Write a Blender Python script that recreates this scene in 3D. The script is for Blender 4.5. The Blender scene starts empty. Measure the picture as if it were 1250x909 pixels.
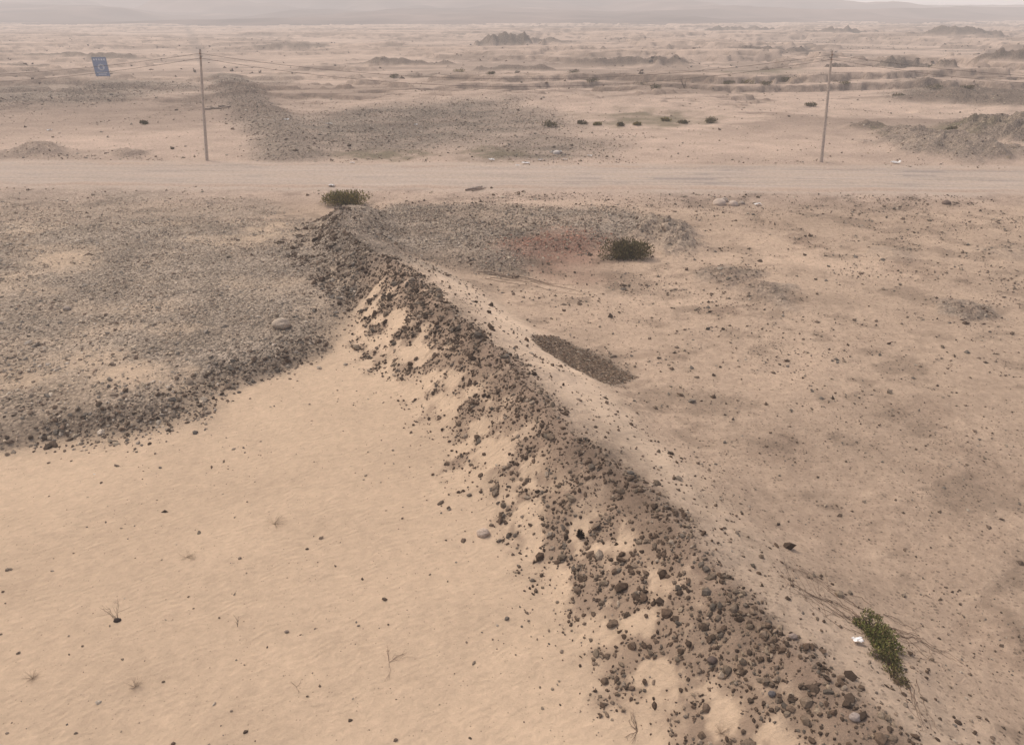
import bpy, math, time
import numpy as np
T0=time.time()
rng=np.random.default_rng(7)
H=12.0; F=845.0; PITCH=math.radians(27.7)
SP,CP=math.sin(PITCH),math.cos(PITCH)
def P(u,v,z=0.0):
    """image pixel -> metric ground position at height z, projected through the camera"""
    a=(u-625)/F; b=(454.5-v)/F
    t=(H-z)/(SP-b*CP)
    return (t*a, t*(CP+b*SP))
# ------------------------------------------------------------ noise
def _h(ix,iy,seed):
    n=(ix*374761393+iy*668265263+seed*1442695041)&0xffffffff
    n=((n^(n>>13))*1274126177)&0xffffffff
    n=n^(n>>16)
    return (n&0xffffff)*(1.0/0xffffff)
def vn(x,y,s=0):
    fx=np.floor(x);fy=np.floor(y);tx=x-fx;ty=y-fy
    ix=fx.astype(np.int64);iy=fy.astype(np.int64)
    tx=tx*tx*(3-2*tx);ty=ty*ty*(3-2*ty)
    a=_h(ix,iy,s);b=_h(ix+1,iy,s);c=_h(ix,iy+1,s);d=_h(ix+1,iy+1,s)
    return (a*(1-tx)+b*tx)*(1-ty)+(c*(1-tx)+d*tx)*ty
def fbm(x,y,s=0,o=4,g=.5):
    r=0;a=.5;t=0
    for i in range(o):
        r=r+a*vn(x,y,s+i*17);t+=a;a*=g
        x,y=x*2.03*.8+y*2.03*.6+3.1,-x*2.03*.6+y*2.03*.8+1.7
    return r/t-.5
def ss(a,b,x):
    t=np.clip((x-a)/(b-a),0,1);return t*t*(3-2*t)
def sdf(poly,x,y):
    d=np.full(x.shape,1e9);ins=np.zeros(x.shape,bool);n=len(poly)
    for i in range(n):
        x0,y0=poly[i];x1,y1=poly[(i+1)%n]
        ex,ey=x1-x0,y1-y0
        t=np.clip(((x-x0)*ex+(y-y0)*ey)/(ex*ex+ey*ey+1e-9),0,1)
        d=np.minimum(d,(x-x0-t*ex)**2+(y-y0-t*ey)**2)
        if y0!=y1:
            c=((y0>y)!=(y1>y))&(x<ex*(y-y0)/(y1-y0)+x0)
            ins^=c
    d=np.sqrt(d)
    return np.where(ins,d,-d)
def pline(pts,hs,x,y):
    best=np.full(x.shape,1e18);side=np.zeros(x.shape);h=np.zeros(x.shape)
    for i in range(len(pts)-1):
        x0,y0=pts[i];x1,y1=pts[i+1];ex,ey=x1-x0,y1-y0
        t=np.clip(((x-x0)*ex+(y-y0)*ey)/(ex*ex+ey*ey),0,1)
        d=(x-x0-t*ex)**2+(y-y0-t*ey)**2
        m=d<best
        best=np.where(m,d,best)
        side=np.where(m,np.sign(ex*(y-y0)-ey*(x-x0)),side)
        h=np.where(m,hs[i]*(1-t)+hs[i+1]*t,h)
    return np.sqrt(best),side,h
def PP(l,z=0): return [P(u,v,z) for u,v in l]
# ------------------------------------------------------------ layout (image pixels projected to metres)
crest_px=[(420,250,1.5),(405,275,1.5),(440,300,1.6),(482,320,1.7),(525,360,1.7),(570,400,1.7),(620,442,1.7),(670,492,1.6),(722,545,1.5),(772,592,1.4),(830,650,1.4),(880,710,1.3),(932,762,1.3),(990,812,1.3),(1050,868,1.3)]
CR=[P(u,v,z) for u,v,z in crest_px]; CH=[c[2] for c in crest_px]
CR+= [(CR[-1][0]+2.1,CR[-1][1]-3.2),(CR[-1][0]+5.4,CR[-1][1]-9.5)]; CH+=[1.3,1.2]
PLAT=PP([(-500,520),(0,505),(90,500),(170,492),(215,478),(245,450),(300,432),(355,405),(405,370),(425,330),(415,290),(395,262),(330,240),(300,229),(-500,226)],.9)
MID=PP([(440,262),(480,240),(600,238),(760,246),(800,268),(740,282),(690,292),(620,312),(560,312),(500,304),(450,290)],.7)
def ell(u0,v0,u1,v1,z=0,mr=99):
    cx,_=P((u0+u1)/2,(v0+v1)/2,z); _,ya=P(0,v0,z); _,yb=P(0,v1,z); _,ym=P(0,(v0+v1)/2,z)
    xa,_=P(u0,(v0+v1)/2,z); xb,_=P(u1,(v0+v1)/2,z)
    rx=(xb-xa)/2; ry=min(abs(ya-yb)/2,mr*rx)
    return ((xa+xb)/2,ym if mr<9 else (ya+yb)/2,rx,ry)
def em(e,x,y,soft=.5,warp=.35,sc=1.0,seed=5):
    cx,cy,rx,ry=e
    out=np.zeros(x.shape)
    q=1.2+warp*1.3
    k_=(np.abs(x-cx)<rx*q)&(np.abs(y-cy)<ry*q)
    if not k_.any(): return out
    xs,ys=x[k_],y[k_]
    k=sc/min(rx,ry)
    w=fbm(xs*k*1.5,ys*k*1.5,seed,4)*warp*2.4
    r=np.sqrt(((xs-cx)/rx)**2+((ys-cy)/ry)**2)+w
    out[k_]=1-ss(1-soft,1+soft*.3,r)
    return out
ROADC=lambda x: 56.6-0.047*x+0.5*np.sin(x*.05)
FB=[P(262,88),P(285,108),P(310,135),P(345,165),P(362,192)]
CHUTE=PP([(498,314),(540,324),(625,368),(690,415),(760,480),(830,560),(880,640),(830,610),(770,560),(700,500),(620,425),(560,370)],.9)
GP=PP([(650,410),(680,402),(730,422),(776,447),(745,461),(700,450),(656,428)],.45)
MOUNDS=[ # ellipse , height, gravelness
 (ell(775,268,850,312),.7,.7),(ell(1070,156,1215,198),1.3,.8),(ell(1190,150,1330,200),1.9,.9),
 (ell(1040,108,1330,138),1.5,.9),(ell(1050,76,1145,98,0,.35),2.6,1),(ell(582,44,668,72,0,.35),4.2,1),(ell(620,46,700,60,0,.3),2.4,.8),
 (ell(1130,93,1165,105,0,.5),1.3,1),(ell(1180,80,1330,98,0,.3),2.5,1),(ell(1150,366,1216,396),.25,.8),
 (ell(855,325,930,352),.3,.6),(ell(900,345,975,375),.25,.6),(ell(1050,300,1130,322),.2,.3),(ell(1180,300,1300,325),.25,.3),(ell(0,178,80,198),.7,.4),(ell(120,182,190,196),.4,.4),
 (ell(680,72,860,88,0,.2),1.7,.9),(ell(850,60,1010,72,0,.2),2.1,.9),(ell(400,72,560,86,0,.2),1.3,.8),(ell(1100,44,1260,56,0,.2),3.2,1),
 (ell(40,66,200,78,0,.2),1.1,.7),(ell(960,38,1080,50,0,.25),3.6,1),(ell(300,56,420,66,0,.2),1.1,.7),(ell(860,34,960,46,0,.25),3.2,.9),(ell(-40,80,60,92,0,.3),.8,.6),
 (ell(560,82,700,92,0,.2),1.1,.8),(ell(900,88,1060,100,0,.2),1.4,.9),(ell(460,92,600,102,0,.2),.8,.6)]
def terrain_full(x,y):
    x=np.asarray(x,float);y=np.asarray(y,float);sh=x.shape
    x=x.ravel();y=y.ravel()
    n8=fbm(x/9,y/9,1,4); n1=fbm(x/1.3,y/1.3,2,3)
    z=.28*n8+.06*n1
    far=ss(66,110,y)
    ter=np.full(x.shape,-1.0)
    k=y>66
    if k.any():
        xf,yf=x[k],y[k]
        rough=ss(-.1,.15,fbm(xf/50,yf/25,8,3))
        side=.65+.35*ss(-40,60,xf)
        zf=far[k]*(.5*fbm(xf/30,yf/20,3,4)+rough*side*1.05*fbm(xf/4,yf/3,31,5,.6))
        t=fbm(xf/60,yf/26,9,7,.6); ter[k]=t
        z[k]+=zf+(ss(.0,.018,t)+ss(.1,.118,t))*ss(85,130,yf)*1.1*side
    s=np.full(x.shape,60.);d=s.copy();pd=-s;md=-s;fd=s.copy();h=np.zeros(x.shape);isl=np.zeros(x.shape,bool)
    feat=np.zeros(x.shape)
    k=(y<66)&(np.abs(x)<70)
    if k.any():
        X,Y=x[k],y[k]
        wx=X+.5*fbm(X/1.6,Y/1.6,11,3);wy=Y+.5*fbm(X/1.6,Y/1.6,12,3)
        D,side,hh=pline(CR,CH,wx,wy)
        hb=hh*(1+.08*fbm(X/2.2,Y/2.2,13,3)+.08*fbm(X/.5,Y/.5,17,3))
        lin=np.clip(1-D/2.9,0,1); L=.7*lin+.3*lin*lin*(3-2*lin)
        linr=np.clip(1-D/4.6,0,1); Rr=.35*linr+.65*linr*linr*(3-2*linr)
        il=side<0
        berm=np.where(il,L,Rr)*hb
        ax=fbm(X/3,Y/3,21,5);ay=fbm(X/3,Y/3,22,5)
        w2x=X+2.2*ax;w2y=Y+2.2*ay
        PD=sdf(PLAT,w2x,w2y)
        fade=1-ss(34,50,Y)*.95
        wid=1.0+2.2*ss(-.1,.15,fbm(X/5,Y/5,27,2))
        plat=.75*ss(-1.0,1.0,PD/wid)*(1+.5*fbm(X/3.5,Y/3.5,23,5))*fade
        MD=sdf(MID,w2x,w2y)
        mid=.5*ss(-1.6,1.6,MD)*fade*(1+.7*fbm(X/2.5,Y/2.5,24,5))
        feat[k]=np.maximum(berm,np.maximum(plat,mid))
        z[k]+=np.where(~il,1,.0)*ss(2,6,D)*(.10*fbm(X/1.0,Y/1.0,28,5,.6))
        s[k]=D*side;d[k]=D;pd[k]=PD;md[k]=MD;h[k]=hh;isl[k]=il
    k=(y>54)&(y<150)&(np.abs(x+25)<60)
    if k.any():
        X,Y=x[k],y[k]
        f,_,_=pline(FB,[1]*5,X+2.6*fbm(X/4,Y/4,25,4),Y); fd[k]=f
        feat[k]=np.maximum(feat[k],.65*(1-ss(.0,4.4,f))*(1+.9*fbm(X/2,Y/2,26,4)))
    z=z+feat+.12*np.clip(feat,0,1)*n1
    mm=np.zeros_like(z)
    for i,(e,hh,g) in enumerate(MOUNDS):
        m=em(e,x,y,.95,.6,.7,40+i)
        kk=m>0
        if kk.any():
            q=1+1.3*fbm(x[kk]/e[2]*6,y[kk]/e[2]*6,60+i,5,.55)
            z[kk]+=hh*m[kk]*q
            mm[kk]=np.maximum(mm[kk],ss(0,.5,m[kk])*g)
    rd=np.abs(y-ROADC(x)); flat=1-ss(4.6,8.5,rd)
    z=z*(1-flat)+.1*flat
    r=dict(z=z,s=s,d=d,isl=isl,pd=pd,md=md,fd=fd,mm=mm,scarp=ter,rd=rd,h=h)
    return {k:v.reshape(sh) for k,v in r.items()}
NC=900
dd=np.concatenate([np.exp(np.linspace(math.log(1.2),math.log(9),70,endpoint=False)),np.exp(np.linspace(math.log(9),math.log(140),700,endpoint=False)),np.exp(np.linspace(math.log(140),math.log(900),270,endpoint=False)),np.exp(np.linspace(math.log(900),math.log(7000),60))])
NR=len(dd)
ssx=np.linspace(-1.25,1.25,NC)
Y=np.repeat((dd-4)[:,None],NC,1);X=ssx[None,:]*(dd[:,None]+8)
R=terrain_full(X,Y);Z=R['z']
print('terrain',time.time()-T0)
def samp(A,x,y):
    d=np.clip(np.asarray(y,float)+4,dd[0],dd[-2]);i=np.clip(np.searchsorted(dd,d)-1,0,NR-2)
    fi=(d-dd[i])/(dd[i+1]-dd[i])
    c=np.clip((np.asarray(x,float)/(d+8)+1.25)/2.5*(NC-1),0,NC-1.001);j=c.astype(int);fj=c-j
    return (A[i,j]*(1-fj)+A[i,j+1]*fj)*(1-fi)+(A[i+1,j]*(1-fj)+A[i+1,j+1]*fj)*fi
def terrain(x,y): return samp(Z,x,y)
R['left']=R['isl'].astype(float)
def tfull(x,y):
    r={k:samp(R[k],x,y) for k in ('z','d','pd','md','fd','mm','rd','left','scarp')}
    r['isl']=r['left']>.5
    return r
def T1(x,y): return float(samp(Z,np.array([x]),np.array([y]))[0])
def G(u,v,up=0):
    z=0
    for _ in range(12):
        x,y=P(u,v,z); z=.5*z+.5*T1(x,y)
    x,y=P(u,v,z)
    return (x,y,T1(x,y)+up)
# ------------------------------------------------------------ materials
def newmat(name):
    m=bpy.data.materials.new(name);m.use_nodes=True
    nt=m.node_tree;nt.nodes.clear()
    o=nt.nodes.new('ShaderNodeOutputMaterial');b=nt.nodes.new('ShaderNodeBsdfPrincipled')
    b.inputs['Roughness'].default_value=.95
    b.inputs['Specular IOR Level'].default_value=.1
    nt.links.new(b.outputs[0],o.inputs[0])
    return m,nt,b
def N(nt,t,**k):
    n=nt.nodes.new(t)
    for a,v in k.items(): setattr(n,a,v)
    return n
def mth(nt,op,a,b=None,clamp=False):
    n=nt.nodes.new('ShaderNodeMath');n.operation=op;n.use_clamp=clamp
    for i,q in enumerate((a,b)):
        if q is None: continue
        if isinstance(q,(int,float)): n.inputs[i].default_value=q
        else: nt.links.new(q,n.inputs[i])
    return n.outputs[0]
def mrange(nt,v,a,b,c,d):
    n=nt.nodes.new('ShaderNodeMapRange');nt.links.new(v,n.inputs[0])
    for i,q in enumerate((a,b,c,d)): n.inputs[i+1].default_value=q
    return n.outputs[0]
def noise(nt,co,scale,detail=6,rough=.6,dim='2D'):
    n=nt.nodes.new('ShaderNodeTexNoise');n.noise_dimensions=dim
    n.inputs['Scale'].default_value=scale;n.inputs['Detail'].default_value=detail;n.inputs['Roughness'].default_value=rough
    nt.links.new(co,n.inputs['Vector']);return n.outputs['Fac']
def vmul(nt,col,val):
    n=nt.nodes.new('ShaderNodeVectorMath');n.operation='SCALE';nt.links.new(col,n.inputs[0])
    nt.links.new(val,n.inputs['Scale']);return n.outputs[0]
def attr(nt,name):
    n=nt.nodes.new('ShaderNodeAttribute');n.attribute_name=name;return n
def ground_mat():
    m,nt,b=newmat('desert_ground_mat')
    co=N(nt,'ShaderNodeTexCoord').outputs['Object']
    c=attr(nt,'Col').outputs['Color'];mk=attr(nt,'Mask').outputs['Color']
    sp=N(nt,'ShaderNodeSeparateColor');nt.links.new(mk,sp.inputs[0])
    gr,pb,rp=sp.outputs[0],sp.outputs[1],sp.outputs[2]
    n0=noise(nt,co,3.3,7,.76)
    calm=mth(nt,'SUBTRACT',1,mth(nt,'MULTIPLY',rp,.35))
    med=mth(nt,'ADD',1,mth(nt,'MULTIPLY',mth(nt,'MULTIPLY',mth(nt,'SUBTRACT',n0,.5),.85),calm))
    v=N(nt,'ShaderNodeTexVoronoi');v.voronoi_dimensions='2D';v.inputs['Scale'].default_value=10;nt.links.new(co,v.inputs['Vector'])
    vs=N(nt,'ShaderNodeSeparateColor');nt.links.new(v.outputs['Color'],vs.inputs[0])
    cell=mrange(nt,vs.outputs[0],0,1,.6,1.4)
    edge=mrange(nt,v.outputs['Distance'],.25,.65,1.0,.65)
    st=mth(nt,'MULTIPLY',cell,edge)
    mx=N(nt,'ShaderNodeMix');nt.links.new(gr,mx.inputs[0]);mx.inputs[2].default_value=1;nt.links.new(st,mx.inputs[3])
    thr=mth(nt,'MULTIPLY',mth(nt,'SUBTRACT',mth(nt,'ADD',vs.outputs[1],mth(nt,'MULTIPLY',pb,.5)),.85),.8)
    spot=mth(nt,'LESS_THAN',v.outputs['Distance'],thr)
    spk=mth(nt,'SUBTRACT',1,mth(nt,'MULTIPLY',mth(nt,'MULTIPLY',spot,mrange(nt,vs.outputs[2],0,1,.1,.45)),mth(nt,'GREATER_THAN',pb,.05)))
    t=mth(nt,'MULTIPLY',med,mth(nt,'MULTIPLY',mx.outputs[0],spk))
    nt.links.new(vmul(nt,c,t),b.inputs['Base Color'])
    wv=N(nt,'ShaderNodeTexWave');wv.inputs['Scale'].default_value=1.7;wv.inputs['Distortion'].default_value=9;wv.inputs['Detail'].default_value=1;wv.inputs['Detail Scale'].default_value=.8
    mp=N(nt,'ShaderNodeMapping');mp.inputs['Rotation'].default_value=(0,0,1.1);nt.links.new(co,mp.inputs[0]);nt.links.new(mp.outputs[0],wv.inputs['Vector'])
    hh=mth(nt,'MULTIPLY',mth(nt,'MULTIPLY',n0,.09),calm)
    hh=mth(nt,'ADD',hh,mth(nt,'MULTIPLY',mth(nt,'MULTIPLY',wv.outputs['Fac'],rp),.006))
    hh=mth(nt,'ADD',hh,mth(nt,'MULTIPLY',mth(nt,'MULTIPLY',mth(nt,'SUBTRACT',1,v.outputs['Distance']),gr),.06))
    bp=N(nt,'ShaderNodeBump');bp.inputs['Strength'].default_value=.8;bp.inputs['Distance'].default_value=1.0
    nt.links.new(hh,bp.inputs['Height']);nt.links.new(bp.outputs[0],b.inputs['Normal'])
    return m
def col_mat(name,sc=30,lo=.8,hi=1.2,rough=.9,bump=0):
    m,nt,b=newmat(name);b.inputs['Roughness'].default_value=rough
    co=N(nt,'ShaderNodeTexCoord').outputs['Object']
    c=attr(nt,'Col').outputs['Color']
    n=noise(nt,co,sc,1,.6,'3D')
    nt.links.new(vmul(nt,c,mrange(nt,n,.3,.7,lo,hi)),b.inputs['Base Color'])
    return m
# ------------------------------------------------------------ mesh helpers
def mesh_np(name,V,Fa,cols=None,mat=None,smooth=False,mask=None):
    V=np.asarray(V,np.float32);Fa=np.asarray(Fa,np.int32);k=Fa.shape[1]
    me=bpy.data.meshes.new(name)
    me.vertices.add(len(V));me.vertices.foreach_set('co',V.ravel())
    me.loops.add(Fa.size);me.loops.foreach_set('vertex_index',Fa.ravel())
    me.polygons.add(len(Fa));me.polygons.foreach_set('loop_start',np.arange(0,Fa.size,k,dtype=np.int32))
    me.polygons.foreach_set('loop_total',np.full(len(Fa),k,np.int32))
    me.update(calc_edges=True)
    me.polygons.foreach_set('use_smooth',np.full(len(Fa),smooth,bool))
    for nm,c in (('Col',cols),('Mask',mask)):
        if c is None: continue
        a=me.color_attributes.new(nm,'FLOAT_COLOR','POINT')
        c4=np.ones((len(V),4),np.float32);c4[:,:3]=c
        a.data.foreach_set('color',c4.ravel())
    if mat: me.materials.append(mat)
    ob=bpy.data.objects.new(name,me);bpy.context.scene.collection.objects.link(ob)
    return ob
def ico(sub):
    import bmesh
    bm=bmesh.new();bmesh.ops.create_icosphere(bm,subdivisions=sub,radius=1)
    bm.verts.ensure_lookup_table()
    V=np.array([v.co[:] for v in bm.verts]);Fa=np.array([[v.index for v in f.verts] for f in bm.faces]);bm.free()
    return V,Fa
def octa():
    V=np.array([(1,0,0),(-1,0,0),(0,1,0),(0,-1,0),(0,0,1),(0,0,-1)],float)
    Fa=np.array([(0,2,4),(2,1,4),(1,3,4),(3,0,4),(2,0,5),(1,2,5),(3,1,5),(0,3,5)])
    return V,Fa
def rocks(name,x,y,r,col,lod,mat,sink=.25):
    V,Fa=octa() if lod==0 else ico(lod)
    K=16;nv=len(V)
    var=np.array([V*(1+rng.uniform(-.28,.28,(nv,1)))+rng.uniform(-.12,.12,V.shape) for _ in range(K)])
    n=len(x);pick=var[rng.integers(0,K,n)]
    sc=np.stack([rng.uniform(.8,1.4,n),rng.uniform(.6,1.05,n),rng.uniform(.45,.85,n)],1)
    pick=pick*sc[:,None,:]
    a=rng.uniform(0,2*math.pi,n);t=rng.normal(0,.5,n);q=rng.normal(0,.5,n)
    ca,sa,ct,st,cq,sq=np.cos(a),np.sin(a),np.cos(t),np.sin(t),np.cos(q),np.sin(q)
    o=np.zeros(n);i=np.ones(n)
    Rz=np.stack([ca,-sa,o,sa,ca,o,o,o,i],1).reshape(n,3,3)
    Rx=np.stack([i,o,o,o,ct,-st,o,st,ct],1).reshape(n,3,3)
    Ry=np.stack([cq,o,sq,o,i,o,-sq,o,cq],1).reshape(n,3,3)
    W=np.einsum('nij,nkj->nki',Rz@Rx@Ry,pick)*r[:,None,None]
    z=terrain(x,y)+r*(.5-sink*1.6)*rng.uniform(.5,1.1,n)
    W+=np.stack([x,y,z],1)[:,None,:]
    faces=(Fa[None]+(np.arange(n)*nv)[:,None,None]).reshape(-1,3)
    return mesh_np(name,W.reshape(-1,3),faces,np.repeat(col,nv,axis=0),mat)
PAL=np.array([(.165,.12,.088),(.22,.165,.122),(.31,.245,.185),(.12,.09,.068),(.38,.31,.23),(.26,.21,.16),(.21,.182,.15),(.45,.38,.30)])
def pal(n,w=None,gain=1.0,tint=(1,1,1)):
    c=PAL[rng.choice(len(PAL),n,p=None if w is None else np.array(w)/np.sum(w))]
    return c*rng.uniform(.8,1.25,(n,1))*gain*np.array(tint)
# ------------------------------------------------------------ ground colours
def lerp(a,b,t): return a+(b-a)*t[...,None]
C=np.zeros(X.shape+(3,))
right=np.array((.445,.335,.245));sand=np.array((.55,.415,.292));grav=np.array((.32,.265,.21));farc=np.array((.45,.345,.27))
C[:]=right
leftm=(R['isl'])*ss(0,1.2,R['d'])*(Y<42)*1.0
C=lerp(C,sand,leftm)
near=(Y<66)
chu=np.zeros(X.shape)
nx,ny=X[near],Y[near]
chu[near]=ss(-.9,.6,sdf(CHUTE,nx+.9*fbm(nx/1.5,ny/1.5,71,3),ny+.9*fbm(nx/1.5,ny/1.5,72,3)))
C=lerp(C,np.array((.58,.45,.33)),chu*.9)
fringe=np.where(~R['isl'],1-ss(1.0,3.6,R['d']),0)*.55
C=lerp(C,np.array((.48,.375,.28)),fringe*(1-chu))
C=lerp(C,farc,ss(44,52,Y))
big=fbm(X/14,Y/9,81,5)
C*= (1+.45*big*np.where(leftm>.5,.6,1))[...,None]
pin=fbm(X/2.5,Y/2.0,82,6,.6)
C*= (1+np.where(leftm>.5,.25,.5)*pin)[...,None]
pe=[(ell(105,432,235,472,.9),1),(ell(30,298,120,335,.9),.7),(ell(295,240,365,292,.9),.9),(ell(-100,440,40,480,.9),.9),(ell(0,265,60,285,.9),.5),(ell(60,420,160,450,.9),.6)]
def hol(x,y):
    h=np.zeros(x.shape)
    for e,g in pe: h=np.maximum(h,g*em(e,x,y,1.0,.7,1,90))
    return h
HOL=hol(X,Y)
gn=fbm(X/4,Y/2.5,33,5)
grm=np.zeros(X.shape)
pg=ss(-1.8,.4,R['pd'])*(1-.85*HOL)*(.62+.38*ss(-.15,.12,gn))*(1-.45*ss(38,48,Y))
grm=np.maximum(grm,pg)
grm=np.maximum(grm,ss(-1.4,.6,R['md'])*(.6+.4*ss(-.15,.1,gn)))
def bermdens(x,y,isl,d):
    b=fbm(x/.9,y/.9,14,4)
    # dense ragged strip under the crest, tongues of stones running down the flank
    band=(1-ss(.6,1.45,d+b*1.7))*(.25+.75*ss(-.24,-.06,fbm(x/.5,y/.5,37,3)))
    tong=(1-ss(2.1,3.5,d+b*2.8))*ss(-.08,.08,fbm(x/.55,y/.55,15,4)+.015)
    l=np.maximum(band,tong)
    r=(1-ss(.1,.7,d+b*.9))*.8
    return np.where(isl,l,r)
bm_=np.zeros(X.shape)
bm_[near]=bermdens(nx,ny,R['isl'][near],R['d'][near])
C=lerp(C,np.array((.19,.135,.10)),bm_*.68)
head=(1-ss(1.6,3.6,R['d']))*ss(29,33,Y)*(Y<46)
grm=np.maximum(grm,head*.75)
grm=np.maximum(grm,(1-ss(1.6,5.0,R['fd']))*.8*ss(125,95,Y) if False else (1-ss(1.6,5.0,R['fd']))*.85)
gpm=np.zeros(X.shape);gpm[near]=ss(-.2,.15,sdf(GP,nx+.6*fbm(nx,ny,73,3),ny+.5*fbm(nx,ny,74,3)))
grm=np.maximum(grm,gpm*.95)
GE=[(ell(310,124,720,206),.95),(ell(350,138,560,196),1.1),(ell(-80,96,245,134),.85),(ell(240,92,350,130),.5),(ell(860,95,1010,112),.6),(ell(-80,222,330,262),.6),(ell(560,160,760,202),.85),(ell(-60,182,120,200),.4)]
def gfar(x,y):
    m=np.zeros(x.shape)
    for i,(e,g) in enumerate(GE): m=np.maximum(m,g*em(e,x,y,.6,.45,.8,100+i))
    return m
gfx=gfar(X,Y)*(.7+.4*ss(-.15,.1,gn))
grm=np.maximum(grm,gfx)
grm=np.maximum(grm,R['mm'])
fy=Y>66
sidew=.7+.3*ss(-40,60,X)
fm=np.zeros(X.shape);fx_,fy_=X[fy],Y[fy]
fm[fy]=ss(.0,.07,fbm(fx_/40,fy_/20,120,8,.62))*ss(66,95,fy_)
sc_=R['scarp']
sc_edge=(np.exp(-((sc_-.005)/.016)**2)+np.exp(-((sc_-.105)/.014)**2))*ss(85,120,Y)*sidew
roadm=1-ss(4.0,6.4,R['rd']+2.0*fbm(X/4,Y/2,130,3)*(np.abs(R['rd'])<12))
grm=np.clip(grm,0,1)*(1-roadm)
gc=grav*(1+.7*fbm(X/2.5,Y/2,131,5)[...,None])
gc=gc*np.where(Y>60,.78,1)[...,None]
C=lerp(C,gc,grm*.9)
C=lerp(C,np.array((.16,.12,.09)),R['mm']*(Y>80)*.7)
C=lerp(C,np.array((.20,.15,.115)),np.clip(fm*.6*(.4+.6*sidew)+sc_edge*.85,0,.9))
C=lerp(C,np.array((.16,.12,.085)),gpm*.6)
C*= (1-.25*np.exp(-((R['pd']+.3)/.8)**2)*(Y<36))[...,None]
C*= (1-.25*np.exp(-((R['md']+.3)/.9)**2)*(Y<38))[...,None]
redE=ell(600,278,768,336,.3)
red=em(redE,X,Y,.8,.5,1,140)
C=lerp(C,np.array((.30,.185,.135)),red*.8)
for i,e in enumerate([ell(700,137,885,157),ell(865,93,965,106),ell(1060,154,1215,172),ell(420,180,525,197),ell(560,178,645,198)]):
    C=lerp(C,np.array((.15,.13,.08)),em(e,X,Y,.9,.8,2,150+i)*.8)
DK=[(ell(850,325,975,375),.45),(ell(955,285,1005,306),.7),(ell(1085,320,1190,348),.45),(ell(848,370,915,390),.6),(ell(1150,366,1216,396),.6),(ell(1170,730,1300,830),.4),(ell(730,425,880,445),.4),(ell(880,580,1250,700),.25),(ell(720,335,760,350),.4),(ell(980,240,1250,262),.25),(ell(900,262,960,280),.3),(ell(1060,262,1180,285),.25),(ell(900,520,1020,590),.35),(ell(1080,480,1180,520),.3),(ell(650,330,850,352),.25),(ell(1140,540,1280,620),.3),(ell(1000,400,1100,430),.2)]
def dkf(x,y):
    m=np.zeros(x.shape)
    for i,(e,g) in enumerate(DK): m=np.maximum(m,g*em(e,x,y,.95,.9,1.6,160+i))
    return m
C=lerp(C,np.array((.23,.165,.12)),np.clip(dkf(X,Y)*1.0,0,1))
blot=ss(.03,.16,fbm(X/1.6,Y/1.3,190,6,.62))
C*= (1-.25*blot*(1-leftm)*(Y<54)*(1-chu))[...,None]
C=lerp(C,np.array((.45,.365,.295)),roadm)
tp=[P(262,88),P(240,60),P(232,40),P(222,24)]
td,_,_=pline(tp,[1]*4,X,Y)
C=lerp(C,np.array((.24,.19,.155)),(1-ss(.6,3.0,td))*.5)
pb=np.where(R['isl'],.15,.8)*(1-chu)*np.clip(1.0+2.5*fbm(X/6,Y/6,180,4),0,1)
pb=np.where((Y>40),.85,pb)*(1-roadm)
rp=np.clip(leftm+chu,0,1)*(1-grm)
mask=np.stack([np.clip(grm,0,1),pb,rp],-1)
idx=np.arange(NR*NC).reshape(NR,NC)
Fq=np.stack([idx[:-1,:-1],idx[:-1,1:],idx[1:,1:],idx[1:,:-1]],-1).reshape(-1,4)
gm=ground_mat()
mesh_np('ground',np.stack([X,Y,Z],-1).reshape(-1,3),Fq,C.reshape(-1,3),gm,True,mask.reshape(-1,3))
print('ground',time.time()-T0)
# ------------------------------------------------------------ dirt road sheet
rx=np.linspace(-260,260,1600);rw=np.linspace(-1,1,41)
RX=np.repeat(rx[:,None],41,1)
hw=4.5+1.1*fbm(RX/4,RX*0+rw[None]*.5,200,5)*1.6
RY=ROADC(RX)+rw[None]*hw
RZ=.112+.05*fbm(RX/3,RY/1.2,201,3)*(1-np.abs(rw)[None]**2)
off=RY-ROADC(RX)
tr=np.zeros_like(RX)
for o in (-2.4,-.7,1.0,2.7): tr+=np.exp(-((off-o-.5*fbm(RX/15,RX*0+o,202,3))/.4)**2)
edgez=np.exp(-((np.abs(off)-hw*.85)/.35)**2)
RZ=RZ-.02*tr+.08*edgez; RZ[:,0]=.085;RZ[:,-1]=.085
RC=np.zeros(RX.shape+(3,));RC[:]=(.445,.365,.30)
RC*= (1+.35*fbm(RX/9,RY/1.5,203,5))[...,None]
RC=lerp(RC,np.array((.28,.245,.22)),np.clip(tr*ss(-10,25,RX)*.9+.42*tr,0,1)*.85*ss(-.3,.05,fbm(RX/8,RY/.8,205,4)))
RC=lerp(RC,np.array((.45,.345,.27)),np.clip(ss(.68,1,np.abs(rw)[None]+.5*fbm(RX/2.5,RY,204,4)),0,1))
idr=np.arange(RX.size).reshape(RX.shape)
Fr=np.stack([idr[:-1,:-1],idr[1:,:-1],idr[1:,1:],idr[:-1,1:]],-1).reshape(-1,4)
mesh_np('dirt_road',np.stack([RX,RY,RZ],-1).reshape(-1,3),Fr,RC.reshape(-1,3),gm,True,np.zeros((RX.size,3))+np.array((0,.35,.1)))
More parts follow.
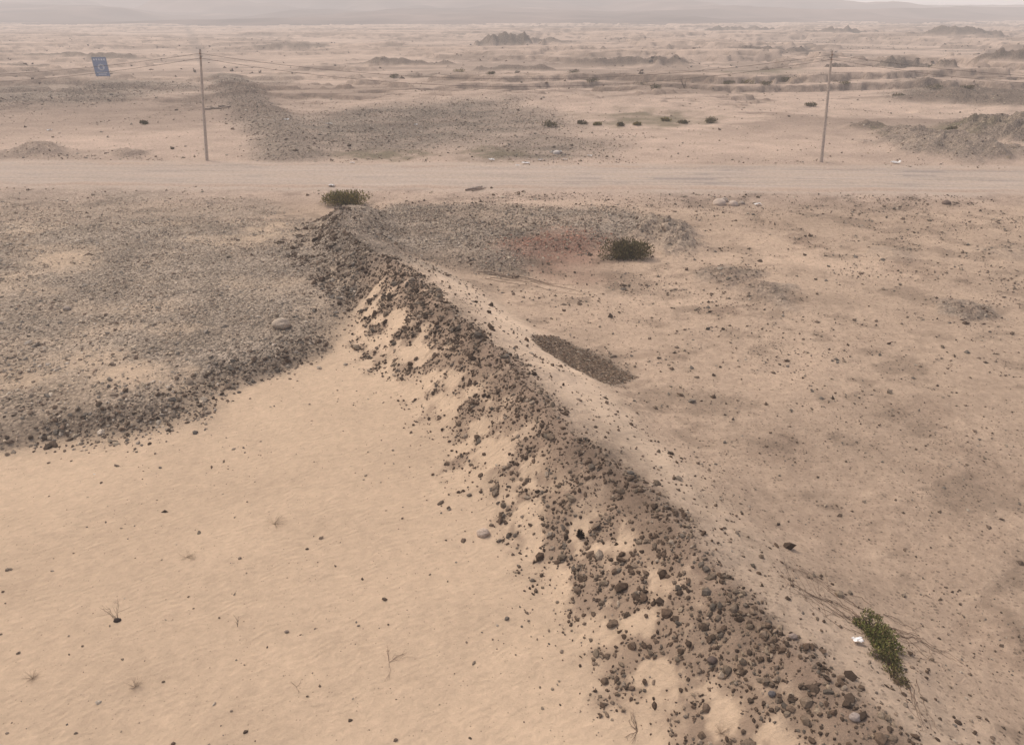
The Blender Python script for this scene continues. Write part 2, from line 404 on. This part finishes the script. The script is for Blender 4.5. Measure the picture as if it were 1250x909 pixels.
# ------------------------------------------------------------ hills
hx=np.linspace(-3800,3800,500);hy=np.concatenate([np.linspace(480,1500,170),np.linspace(1520,4200,110)])
HX,HY=np.meshgrid(hx,hy)
rg=np.clip(1-np.abs(fbm(HX/300,HY/240,300,6))*4.5,0,1)
low=1-.80*ss(150,700,HX)
hgt=-6+ss(480,760,HY)*(6+9*rg)+ss(700,1250,HY)*(14+62*rg*(.6+fbm(HX/600,HY/600,301,3)))*low
hgt+=ss(1800,3600,HY)*(30+140*(fbm(HX/600,HY/600,303,6)+.1))*(1-.55*ss(500,2400,HX))
HC=np.zeros(HX.shape+(3,));HC[:]=(.15,.11,.09);HC*= (1+1.4*fbm(HX/120,HY/80,302,5))[...,None]
idh=np.arange(HX.size).reshape(HX.shape)
Fh=np.stack([idh[:-1,:-1],idh[:-1,1:],idh[1:,1:],idh[1:,:-1]],-1).reshape(-1,4)
mesh_np('hills',np.stack([HX,HY,hgt],-1).reshape(-1,3),Fh,HC.reshape(-1,3),col_mat('hill_mat',.02,.8,1.2,.95,0),True)
# ------------------------------------------------------------ stones
rm=col_mat('stone_mat',25,.8,1.2,.9,0)
def scatter(box,n,dens):
    x=rng.uniform(box[0],box[2],n);y=rng.uniform(box[1],box[3],n)
    r=tfull(x,y)
    k=rng.uniform(0,1,n)<dens(x,y,r)
    return x[k],y[k]
def ln(n,med,sg,lo,hi): return np.clip(np.exp(rng.normal(math.log(med),sg,n)),lo,hi)
cnt={}
def db(x,y,r):
    fine=ss(-.13,.15,fbm(x/.25,y/.25,16,2))
    return np.maximum(bermdens(x,y,r['isl'],r['d']),.05*(r['d']<3))*(.28+.65*fine)*np.where(y>29,.55,1)
x,y=scatter((-13,0,10,43),320000,db);cnt['berm']=len(x)
r=ln(len(x),.027,.56,.01,.15)
r=r*np.where(y>22,1.25,1)
rocks('berm_rubble',x,y,r,pal(len(x),[5,4,2,5,1.5,3,2.5,.9],.60,(1.03,.98,.94)),1,rm,.22)
def dl(x,y,r):
    return np.where(r['isl'],np.exp(-((r['d']-2.6)/1.2)**2)*.8,np.exp(-((r['d']-.5)/1.6)**2)*.9)*ss(-.1,.2,fbm(x/1.1,y/1.1,18,3))
x,y=scatter((-13,0,12,43),30000,dl);cnt['loose']=len(x)
rocks('berm_loose_stones',x,y,ln(len(x),.022,.58,.008,.12),pal(len(x),None,.75),1,rm)
def dp(x,y,r): return ss(-1.8,.8,r['pd'])*(1-.95*hol(x,y))*(.2+.8*ss(-.2,.15,fbm(x/1.2,y/.9,19,4)))*(1-.55*ss(38,48,y))
x,y=scatter((-40,14,-7,50),105000,dp);cnt['plat']=len(x)
k=y>24
r=ln(len(x),.040,.45,.018,.15)
c=pal(len(x),[1,3,5,1,5,4,4,3],1.12)
rocks('gravel_field',x[k],y[k],r[k],c[k],0,rm,.35)
rocks('gravel_field',x[~k],y[~k],r[~k],c[~k],1,rm,.35)
def de(x,y,r): return np.exp(-((r['pd']+.1)/.95)**2)*(y<34)*(.1+.9*ss(-.1,.12,fbm(x/2,y/2,35,3)))
x,y=scatter((-32,14,-7,34),48000,de);cnt['edge']=len(x)
rocks('gravel_bank_stones',x,y,ln(len(x),.045,.5,.015,.17),pal(len(x),[4,4,3,3,2,3,3,1],.78),1,rm,.3)
def dm(x,y,r): return np.maximum(ss(-1.8,.8,r['md']),em(MOUNDS[0][0],x,y,.8,.5)*.8)*(.2+.8*ss(-.2,.15,fbm(x/1.2,y/.9,20,4)))
x,y=scatter((-12,28,13,48),42000,dm);cnt['mid']=len(x)
red=em(redE,x,y,.8,.5,1,140)
c=pal(len(x),[2,4,5,2,4,4,4,2],1.0);rr=rng.uniform(0,1,len(x))<red*.75
c[rr]=np.array((.34,.19,.135))*rng.uniform(.65,1.35,(rr.sum(),1))
rocks('rubble_heap',x,y,ln(len(x),.045,.45,.02,.17),c,0,rm,.3)
def dfar(x,y,r):
    m=gfar(x,y)*(.4+.6*ss(-.15,.12,fbm(x/2.5,y/2,36,4)))
    m=np.maximum(m,(1-ss(1.6,5.0,r['fd']))*.7)
    m=np.maximum(m,r['mm']*.5)
    m=np.maximum(m,np.exp(-((r['scarp']-.005)/.015)**2)*.2*(y>85))
    return np.maximum(m,.03)*(r['rd']>5.5)
x,y=scatter((-75,58,85,130),140000,dfar);cnt['far']=len(x)
rocks('gravel_beyond_road',x,y,ln(len(x),.07,.45,.03,.30),pal(len(x),[3,4,5,3,4,4,4,2],.92),0,rm,.3)
def dvf(x,y,r): return (.03+.8*r['mm']+.4*np.exp(-((r['scarp']-.005)/.015)**2)+.4*np.exp(-((r['scarp']-.105)/.012)**2)+.2*ss(.0,.07,fbm(x/40,y/20,120,8,.62)))*(.6+.4*ss(-40,60,x))
x,y=scatter((-230,125,230,330),40000,dvf);cnt['vfar']=len(x)
rocks('distant_debris',x,y,ln(len(x),.15,.55,.06,.8),pal(len(x),[4,4,3,4,1,3,3,0],.75),0,rm,.25)
def dr(x,y,r):
    f=ss(-.03,.22,fbm(x/2.5,y/2.0,210,4))+1.5*dkf(x,y)+.5*ss(.03,.16,fbm(x/1.6,y/1.3,190,6,.62))
    return np.where(r['isl']&(x<9),.012,.05+.7*f)*(1-.9*(1-ss(1,3,r['d'])))*(r['rd']>5.5)*(r['pd']<-1)
x,y=scatter((-14,5,34,54),110000,dr);cnt['peb']=len(x)
rocks('scattered_pebbles',x,y,ln(len(x),.018,.62,.008,.11)*np.where(y>20,1.45,1),pal(len(x),[4,4,2,3,1,3,3,1],.75),0,rm)
def dg(x,y,r): return ss(-.15,.2,sdf(GP,x+.6*fbm(x,y,73,3),y+.5*fbm(x,y,74,3)))
x,y=scatter((0,16,6,27),36000,dg)
rocks('gravel_patch',x,y,ln(len(x),.024,.4,.01,.08),pal(len(x),[4,4,3,3,2,4,3,1],.75,(1.08,.99,.92)),1,rm,.22)
def dsn(x,y,r): return (r['isl'])*(r['d']>2.5)*(r['pd']<-1)*(.12+ss(.1,.3,fbm(x/1.5,y/1.5,220,3)))
x,y=scatter((-14,6,6,26),5000,dsn)
rocks('sand_pebbles',x,y,ln(len(x),.017,.6,.007,.07),pal(len(x),None,.8),1,rm)
def dk(x,y,r): return np.exp(-((r['rd']-6.4)/1.3)**2)*ss(-.1,.25,fbm(x/3,y/3,230,3))
x,y=scatter((-60,44,60,70),22000,dk)
rocks('roadside_stones',x,y,ln(len(x),.05,.55,.02,.2),pal(len(x),None,1.0),0,rm)
print(cnt,'stones',time.time()-T0)
def boulder(name,pos,r,col,sc=(1,.8,.7)):
    V,Fa=ico(4);q=V*(1+.45*fbm(V[:,0]*1.1+pos[0],V[:,1]*1.1+V[:,2]*1.3,int(abs(pos[0]*10))+3,4)[:,None])*np.array(sc)*r
    q+=np.array([pos[0],pos[1],pos[2]+r*sc[2]*.35])
    return mesh_np(name,q,Fa,np.tile(np.array(col),(len(V),1)),rm,True)
boulder('boulder',G(344,398),.36,(.45,.37,.29))
boulder('boulder',G(590,652),.17,(.45,.36,.29))
boulder('boulder',G(82,378),.16,(.35,.29,.24))
boulder('boulder',G(878,250),.45,(.55,.45,.37));boulder('boulder',G(895,251),.35,(.5,.41,.34));boulder('boulder',G(884,246),.3,(.42,.35,.29));boulder('boulder',G(905,249),.22,(.4,.33,.27))
boulder('boulder',G(869,806),.1,(.12,.09,.075));boulder('boulder',G(942,847),.07,(.12,.11,.11));boulder('boulder',G(616,571),.08,(.3,.24,.18))
boulder('boulder',G(679,188),.35,(.6,.55,.5));boulder('boulder',G(1155,249),.28,(.2,.15,.12));boulder('boulder',G(350,771),.05,(.24,.19,.15));boulder('boulder',G(1043,876),.1,(.3,.25,.22));boulder('boulder',G(968,778),.09,(.25,.2,.17))
# ------------------------------------------------------------ plants
pm=col_mat('plant_mat',12,.7,1.3,.8,0)
class MB:
    def __init__(s): s.V=[];s.F=[];s.C=[]
    def tube(s,pts,r0,r1,col,n=5):
        pts=np.array(pts,float);b=len(s.V)
        for i,p in enumerate(pts):
            d=pts[min(i+1,len(pts)-1)]-pts[max(i-1,0)];d/=np.linalg.norm(d)+1e-9
            u=np.cross(d,(0,0,1) if abs(d[2])<.9 else (1,0,0));u/=np.linalg.norm(u);w=np.cross(d,u)
            r=r0+(r1-r0)*i/(len(pts)-1)
            for k in range(n):
                a=2*math.pi*k/n;s.V.append(p+r*(u*math.cos(a)+w*math.sin(a)));s.C.append(col)
        for i in range(len(pts)-1):
            for k in range(n):
                s.F.append((b+i*n+k,b+i*n+(k+1)%n,b+(i+1)*n+(k+1)%n,b+(i+1)*n+k))
    def leaf(s,p,d,w,L,col):
        d=d/np.linalg.norm(d);u=np.cross(d,rng.normal(size=3));u/=np.linalg.norm(u)
        b=len(s.V)
        for q in (p,p+d*L*.5+u*w*.5,p+d*L,p+d*L*.5-u*w*.5): s.V.append(q);s.C.append(col)
        s.F.append((b,b+1,b+2,b+3))
    def box(s,c,h,col,rot=0):
        b=len(s.V)
        for dx,dy,dz in [(-1,-1,-1),(1,-1,-1),(1,1,-1),(-1,1,-1),(-1,-1,1),(1,-1,1),(1,1,1),(-1,1,1)]:
            x,y=dx*h[0],dy*h[1];s.V.append(np.array((c[0]+x*math.cos(rot)-y*math.sin(rot),c[1]+x*math.sin(rot)+y*math.cos(rot),c[2]+dz*h[2])));s.C.append(col)
        for f in [(0,3,2,1),(4,5,6,7),(0,1,5,4),(1,2,6,5),(2,3,7,6),(3,0,4,7)]: s.F.append(tuple(b+i for i in f))
    def make(s,name,mat): return mesh_np(name,np.array(s.V),np.array(s.F),np.array(s.C),mat)
def bush(name,pos,rx,ry,rz,n,leafL,cols,rot=0,lumps=9,m=None):
    own=m is None
    if own: m=MB()
    pos=np.array(pos)
    lc=[(rng.uniform(-.65,.65),rng.uniform(-.65,.65),rng.uniform(.15,.6),rng.uniform(.25,.45)) for _ in range(lumps)]
    lc[0]=(0,0,.35,.55)
    def tr(q):
        x,y=q[0]*rx,q[1]*ry
        return np.array((pos[0]+x*math.cos(rot)-y*math.sin(rot),pos[1]+x*math.sin(rot)+y*math.cos(rot),pos[2]+q[2]*rz))
    for i in range(n//45+10):
        l=lc[i%lumps];e=np.array([l[0],l[1],l[2]])+rng.normal(0,.25,3);e[2]=abs(e[2])
        mid=e*.5+np.array((0,0,.12))
        m.tube([tr((0,0,0)),tr(mid),tr(e)],.012*max(1,rz*1.3),.004,(.12,.085,.06),4)
    for i in range(n):
        l=lc[rng.integers(lumps)];v=rng.normal(size=3);v/=np.linalg.norm(v)
        v*=l[3]*rng.uniform(.55,1.2)
        q=np.array([l[0],l[1],l[2]])+v
        if q[2]<0: q[2]=-q[2]*.3
        p=tr(q);c=np.array(cols[rng.integers(len(cols))])*rng.uniform(.7,1.35)
        d=v+np.array((0,0,.5))+rng.normal(0,.4,3)
        m.leaf(p,d,leafL*.45,leafL*rng.uniform(.7,1.4),c)
    if own: return m.make(name,pm)
gy=[(.25,.21,.065),(.19,.165,.055),(.3,.25,.09),(.12,.11,.045),(.24,.18,.09)]
gd=[(.14,.12,.055),(.09,.08,.04),(.18,.15,.07),(.18,.135,.08)]
gn_=[(.18,.19,.06),(.13,.14,.05),(.24,.23,.08),(.09,.10,.04),(.24,.18,.09)]
bush('desert_shrub',G(423,249),1.6,1.0,.85,3800,.13,gy,0,14)
bush('desert_shrub',G(766,313),1.55,1.0,.95,4200,.12,gd,0,16)
gb=MB()
bush('',G(1060,768),.38,.36,.26,2000,.05,gn_,.25,12,gb)
bush('',G(1074,786),.40,.38,.26,2200,.05,gn_,.2,12,gb)
bush('',G(1084,810),.32,.32,.18,1300,.045,gn_+gd,.2,10,gb)
bush('',G(1096,830),.18,.22,.10,350,.045,gd,.2,6,gb)
gb.make('green_shrub',pm)
far_b=[(670,155,1.0,.7,gd),(866,150,.95,.6,gd),(782,110,1.3,1.4,gd),(803,110,1.1,.7,gd),(722,106,1.4,.6,gd),(1142,104,1.6,.9,gd),(758,154,.5,.3,gd),(778,153,.6,.3,gy),(835,151,.8,.3,gd),(933,104,1.6,.6,gd),(910,100,1.8,.6,gy),(1132,84,1.6,1.0,gd),(990,130,.8,.4,gd),(480,96,1.2,.5,gd),(1215,150,1.2,.6,gd),(700,90,1.8,.8,gd),(560,88,1.6,.6,gy),(1032,97,1.5,.6,gd),
 (712,152,.7,.4,gd),(730,153,.5,.3,gy),(812,148,.7,.3,gy),(850,101,1.3,.5,gd),(890,103,1.2,.5,gd),(955,100,1.4,.6,gd),(650,96,1.2,.6,gd),(1095,118,1.0,.5,gd),(1180,112,1.0,.5,gd),(1160,160,.8,.4,gd),(600,100,.9,.4,gd),(175,152,.5,.4,gd)]
for (u,v,wd,hg,cc) in far_b:
    bush('desert_shrub',G(u,v),wd,wd*.7,hg,280,.22,cc,0,6)
def twig(name,pos,hgt,n,spread,col=(.12,.09,.065),r=.006,lie=0):
    m=MB();pos=np.array(pos)
    for i in range(n):
        a=rng.uniform(0,2*math.pi);d=np.array((math.cos(a)*spread,math.sin(a)*spread,1-lie))*hgt*rng.uniform(.5,1)
        pts=[pos+d*t+rng.normal(0,.04,3)*hgt*t for t in np.linspace(0,1,5)]
        for q in pts: q[2]=max(q[2],pos[2]+.004)
        m.tube(pts,r,r*.35,col,4)
        for j in range(3):
            t0=pts[rng.integers(1,4)];e=t0+d*.35+rng.normal(0,.15,3)*hgt;e[2]=max(e[2],pos[2]+.004)
            m.tube([t0,(t0+e)/2+rng.normal(0,.02,3)*hgt,e],r*.6,r*.3,col,4)
    return m.make(name,pm)
p=G(143,757);twig('dry_sapling',p,.55,5,.35,r=.005)
boulder('boulder',(p[0],p[1],p[2]-.02),.08,(.06,.045,.04))
twig('dry_sapling',G(290,765),.35,3,.25,r=.004)
twig('dead_twig',G(475,808),.5,6,1,(.26,.19,.14),.005,.93)
twig('dead_twig',G(778,892),.35,6,1,(.15,.11,.08),.006,.85)
twig('dead_twig',G(362,838),.22,3,1,(.16,.12,.09),.004,.8)
for u,v in [(40,828),(880,895),(165,838)]:
    twig('dry_grass_tuft',G(u,v),.2,24,.9,(.28,.21,.15),.0022,.35)
twig('dry_grass_tuft',G(335,640),.35,20,1,(.30,.23,.16),.0025,.8)
twig('dry_grass_tuft',G(228,680),.3,16,1,(.30,.23,.16),.0025,.8)
bush('burnt_plant',G(708,655),.12,.1,.2,420,.05,[(.03,.022,.018),(.05,.037,.03)],0,5)
twig('dead_twig',G(836,110),2.2,14,.5,(.2,.15,.11),.02)
def vine(name,lines,col,r):
    m=MB()
    for ln_ in lines:
        P0=[G(u,v) for u,v in ln_]
        pts=[]
        for a,b in zip(P0[:-1],P0[1:]):
            t=np.linspace(0,1,6,endpoint=False)
            xx=a[0]*(1-t)+b[0]*t+rng.normal(0,.025,6);yy=a[1]*(1-t)+b[1]*t+rng.normal(0,.025,6)
            zz=terrain(xx,yy)+.008+abs(rng.normal(0,.01,6))
            pts+=list(zip(xx,yy,zz))
        m.tube(pts,r,r*.4,col,4)
    return m.make(name,pm)
L=[]
for i in range(17):
    u0,v0=1050+rng.normal(0,14),760+rng.normal(0,10);k=rng.uniform(.5,1)
    L.append([(u0,v0),(u0-35*k+rng.normal(0,6),v0-22*k+rng.normal(0,6)),(u0-75*k+rng.normal(0,8),v0-48*k+rng.normal(0,8)),(u0-100*k+rng.normal(0,8),v0-80*k+rng.normal(0,9))])
for i in range(12):
    u0,v0=1085+rng.normal(0,8),770+rng.normal(0,10);k=rng.uniform(.4,1)
    L.append([(u0,v0),(u0+30*k,v0+10*k+rng.normal(0,6)),(u0+70*k,v0+30*k+rng.normal(0,8)),(u0+95*k,v0+42*k+rng.normal(0,9))])
for i in range(5):
    u0,v0=1105+rng.normal(0,6),830
    L.append([(u0,v0),(u0+12,v0+30+rng.normal(0,5)),(u0+30+rng.normal(0,6),v0+70)])
vine('dry_creeper_runners',L,(.16,.11,.08),.006)
L=[]
for i in range(8):
    u0,v0=590+rng.normal(0,12),334+rng.normal(0,3)
    L.append([(u0,v0),(u0+50,v0+8+rng.normal(0,3)),(u0+110+rng.normal(0,20),v0+18+rng.normal(0,5))])
vine('dry_creeper_runners',L,(.19,.14,.105),.012)
# ------------------------------------------------------------ litter
def litter(pos,s,col=(.75,.74,.72)):
    V=[];n=7
    for i in range(n):
        for j in range(n): V.append(((i/(n-1)-.5)*s,(j/(n-1)-.5)*s*.6,0))
    V=np.array(V);V[:,2]=s*.45*np.abs(fbm(V[:,0]/s*3+pos[0],V[:,1]/s*3,400,3))*2;V[:,:2]+=rng.normal(0,s*.05,(n*n,2))
    V+=np.array(pos)+np.array((0,0,.02))
    Fa=[(i*n+j,(i+1)*n+j,(i+1)*n+j+1,i*n+j+1) for i in range(n-1) for j in range(n-1)]
    return mesh_np('plastic_litter',V,Fa,np.tile(np.array(col),(n*n,1)),pm)
for u,v,s in [(1046,784,.2),(679,187,1.0),(642,200,.6),(632,203,.4),(600,196,.5),(402,152,.7),(350,147,.5),(116,581,.05),(405,228,.5),(925,251,.5),(508,153,.4),(720,191,.4),(60,160,.5),(1093,200,.7),(660,196,.45),(430,200,.4),(690,196,.4)]:
    litter(G(u,v,.05),s)
m=MB()
a=np.array(G(568,233));b=np.array(G(590,231))
m.tube([a+(0,0,.06),(a+b)/2+(0,0,.1),b+(0,0,.06)],.07,.05,(.26,.2,.155),7)
m.tube([a+(.2,.3,.08),b+(-.1,.5,.12)],.06,.05,(.48,.4,.33),6)
m.tube([a+(.5,-.2,.06),b+(.2,.1,.08)],.05,.035,(.32,.25,.2),6)
m.make('timber_debris',pm)
m=MB()
c0=np.array(G(270,133))
for i in range(16):
    q=c0+np.array((rng.uniform(-1.8,1.8),rng.uniform(-1,1),.05+rng.uniform(0,.25)))
    m.box(q,(rng.uniform(.1,.4),rng.uniform(.1,.3),rng.uniform(.05,.15)),np.array((.3,.24,.19))*rng.uniform(.6,1.5),rng.uniform(0,3))
m.make('rubble_debris',pm)
# ------------------------------------------------------------ utility poles
polemat=col_mat('pole_mat',8,.85,1.15,.85,.003)
wm=col_mat('wire_mat',5,.95,1.05,.5,0)
def pole(base,lean,hgt=8.9):
    e=bpy.data.objects.new('utility_pole',None);bpy.context.scene.collection.objects.link(e)
    b=np.array(base);top=b+np.array((lean[0],lean[1],hgt))
    m=MB();m.tube([b+(0,0,-.4),b*.5+top*.5,top],.14,.08,(.48,.41,.35),12)
    o=m.make('shaft',polemat);o.parent=e
    m=MB();m.tube([top+(0,0,-.01),top+(0,0,.05)],.1,.06,(.3,.26,.22),12)
    o=m.make('cap',polemat);o.parent=e
    for k,dz in enumerate((-.25,-.6)):
        m=MB();q=top+(0,-.12,dz)
        m.tube([q+(0,0.06,0),q+(0,-.1,0)],.02,.02,(.1,.1,.1),6);m.tube([q+(0,-.1,-.07),q+(0,-.1,-.02)],.05,.035,(.35,.2,.14),8);m.tube([q+(0,-.1,-.02),q+(0,-.1,.05)],.045,.05,(.35,.2,.14),8)
        o=m.make('insulator_%d'%(k+1),polemat);o.parent=e
    m=MB();m.tube([top+(0,0,-.5),top+(0,0,-.46)],.115,.115,(.08,.08,.08),10);o=m.make('band',polemat);o.parent=e
    return top
b1=np.array(G(252,196));b2=np.array(G(1003,198))
dv=b2-b1
bL=b1-dv;bR=b2+dv
bL[2]=T1(bL[0],bL[1]);bR[2]=T1(bR[0],bR[1])
tops=[pole(bL,(0,0)),pole(b1,(1.3,0)),pole(b2,(-1.0,0)),pole(bR,(0,0))]
e=bpy.data.objects.new('overhead_power_line',None);bpy.context.scene.collection.objects.link(e)
for k,(dz,sg) in enumerate(((-.25,1.9),(-.6,2.15))):
    m=MB()
    for a,b in zip(tops[:-1],tops[1:]):
        pts=[]
        for t in np.linspace(0,1,30):
            q=a*(1-t)+b*t+np.array((0,-.22,dz));q[2]-=4*sg*t*(1-t);pts.append(q)
        m.tube(pts,.013,.013,(.12,.10,.09),5)
    o=m.make('wire_%d'%(k+1),wm);o.parent=e
# ------------------------------------------------------------ blue roadside sign
sg=np.array(G(127,97))
e=bpy.data.objects.new('blue_information_sign',None);bpy.context.scene.collection.objects.link(e)
def part(nm,fn):
    m=MB();fn(m);o=m.make(nm,polemat);o.parent=e
part('post_1',lambda m:m.tube([sg+(-1.1,.1,-.3),sg+(-1.1,.1,4.0)],.07,.07,(.35,.33,.32),8))
part('post_2',lambda m:m.tube([sg+(1.1,.1,-.3),sg+(1.1,.1,4.0)],.07,.07,(.35,.33,.32),8))
part('board',lambda m:m.box(sg+(0,0,2.4),(1.3,.03,1.6),(.22,.28,.42)))
def letters(m):
    y=-.034
    for i in range(5): m.box(sg+(-.95+.47*i,y,3.6),(.15,.004,.16),(.6,.63,.68))
    for a in range(12):
        t=a*math.pi/6;m.box(sg+(.05+.48*math.cos(t),y,2.3+.45*math.sin(t)),(.16,.004,.12),(.6,.63,.68))
    for j in range(2): m.box(sg+(0,y,1.4-.32*j),(.95-.2*j,.004,.08),(.6,.63,.68))
part('white_lettering',letters)
def frame(m):
    for dx in (-1.33,1.33): m.box(sg+(dx,0,2.4),(.03,.045,1.66),(.4,.4,.4))
    for dz in (-1.63,1.63): m.box(sg+(0,0,2.4+dz),(1.3,.045,.03),(.4,.4,.4))
part('frame',frame)
# ------------------------------------------------------------ haze (absorbing air layer, emission added in place of scattered light)
bpy.ops.mesh.primitive_cube_add(size=1,location=(0,3000,60));hz=bpy.context.object;hz.name='glowing_haze';hz.scale=(12000,9000,220)
m=bpy.data.materials.new('glowing_haze_mat');m.use_nodes=True;nt=m.node_tree;nt.nodes.clear()
o=nt.nodes.new('ShaderNodeOutputMaterial')
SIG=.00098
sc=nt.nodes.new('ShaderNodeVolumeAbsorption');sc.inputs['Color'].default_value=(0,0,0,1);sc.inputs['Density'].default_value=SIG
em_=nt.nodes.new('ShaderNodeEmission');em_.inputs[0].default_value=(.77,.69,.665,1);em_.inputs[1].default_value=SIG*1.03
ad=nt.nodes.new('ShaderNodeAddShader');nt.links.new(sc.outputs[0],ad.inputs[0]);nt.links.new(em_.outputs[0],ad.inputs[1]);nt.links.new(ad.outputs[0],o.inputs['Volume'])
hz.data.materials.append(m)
# ------------------------------------------------------------ light
SE,SR=math.radians(55),math.radians(-50)
w=bpy.data.worlds.new('World');bpy.context.scene.world=w;w.use_nodes=True
nt=w.node_tree;bg=nt.nodes['Background']
sk=nt.nodes.new('ShaderNodeTexSky');sk.sky_type='NISHITA';sk.sun_disc=False;sk.sun_elevation=SE;sk.sun_rotation=SR;sk.dust_density=6;sk.air_density=.8;sk.ozone_density=.3
nt.links.new(sk.outputs[0],bg.inputs[0]);bg.inputs[1].default_value=.15
l=bpy.data.lights.new('sun','SUN');l.energy=1.5;l.angle=math.radians(12);l.color=(1,.91,.8)
so=bpy.data.objects.new('sun',l);bpy.context.scene.collection.objects.link(so)
from mathutils import Vector
dirv=Vector((math.sin(SR)*math.cos(SE),math.cos(SR)*math.cos(SE),math.sin(SE)))
so.rotation_euler=dirv.to_track_quat('Z','Y').to_euler()
# ------------------------------------------------------------ camera
cd=bpy.data.cameras.new('camera');co=bpy.data.objects.new('camera',cd);bpy.context.scene.collection.objects.link(co)
co.location=(0,0,H);co.rotation_euler=(math.radians(90)-PITCH,0,0)
cd.sensor_width=36;cd.lens=F/1250*36;cd.clip_end=20000;cd.clip_start=.1
s=bpy.context.scene;s.camera=co
s.view_settings.view_transform='Standard';s.view_settings.look='None';s.view_settings.exposure=0
print('done',time.time()-T0)
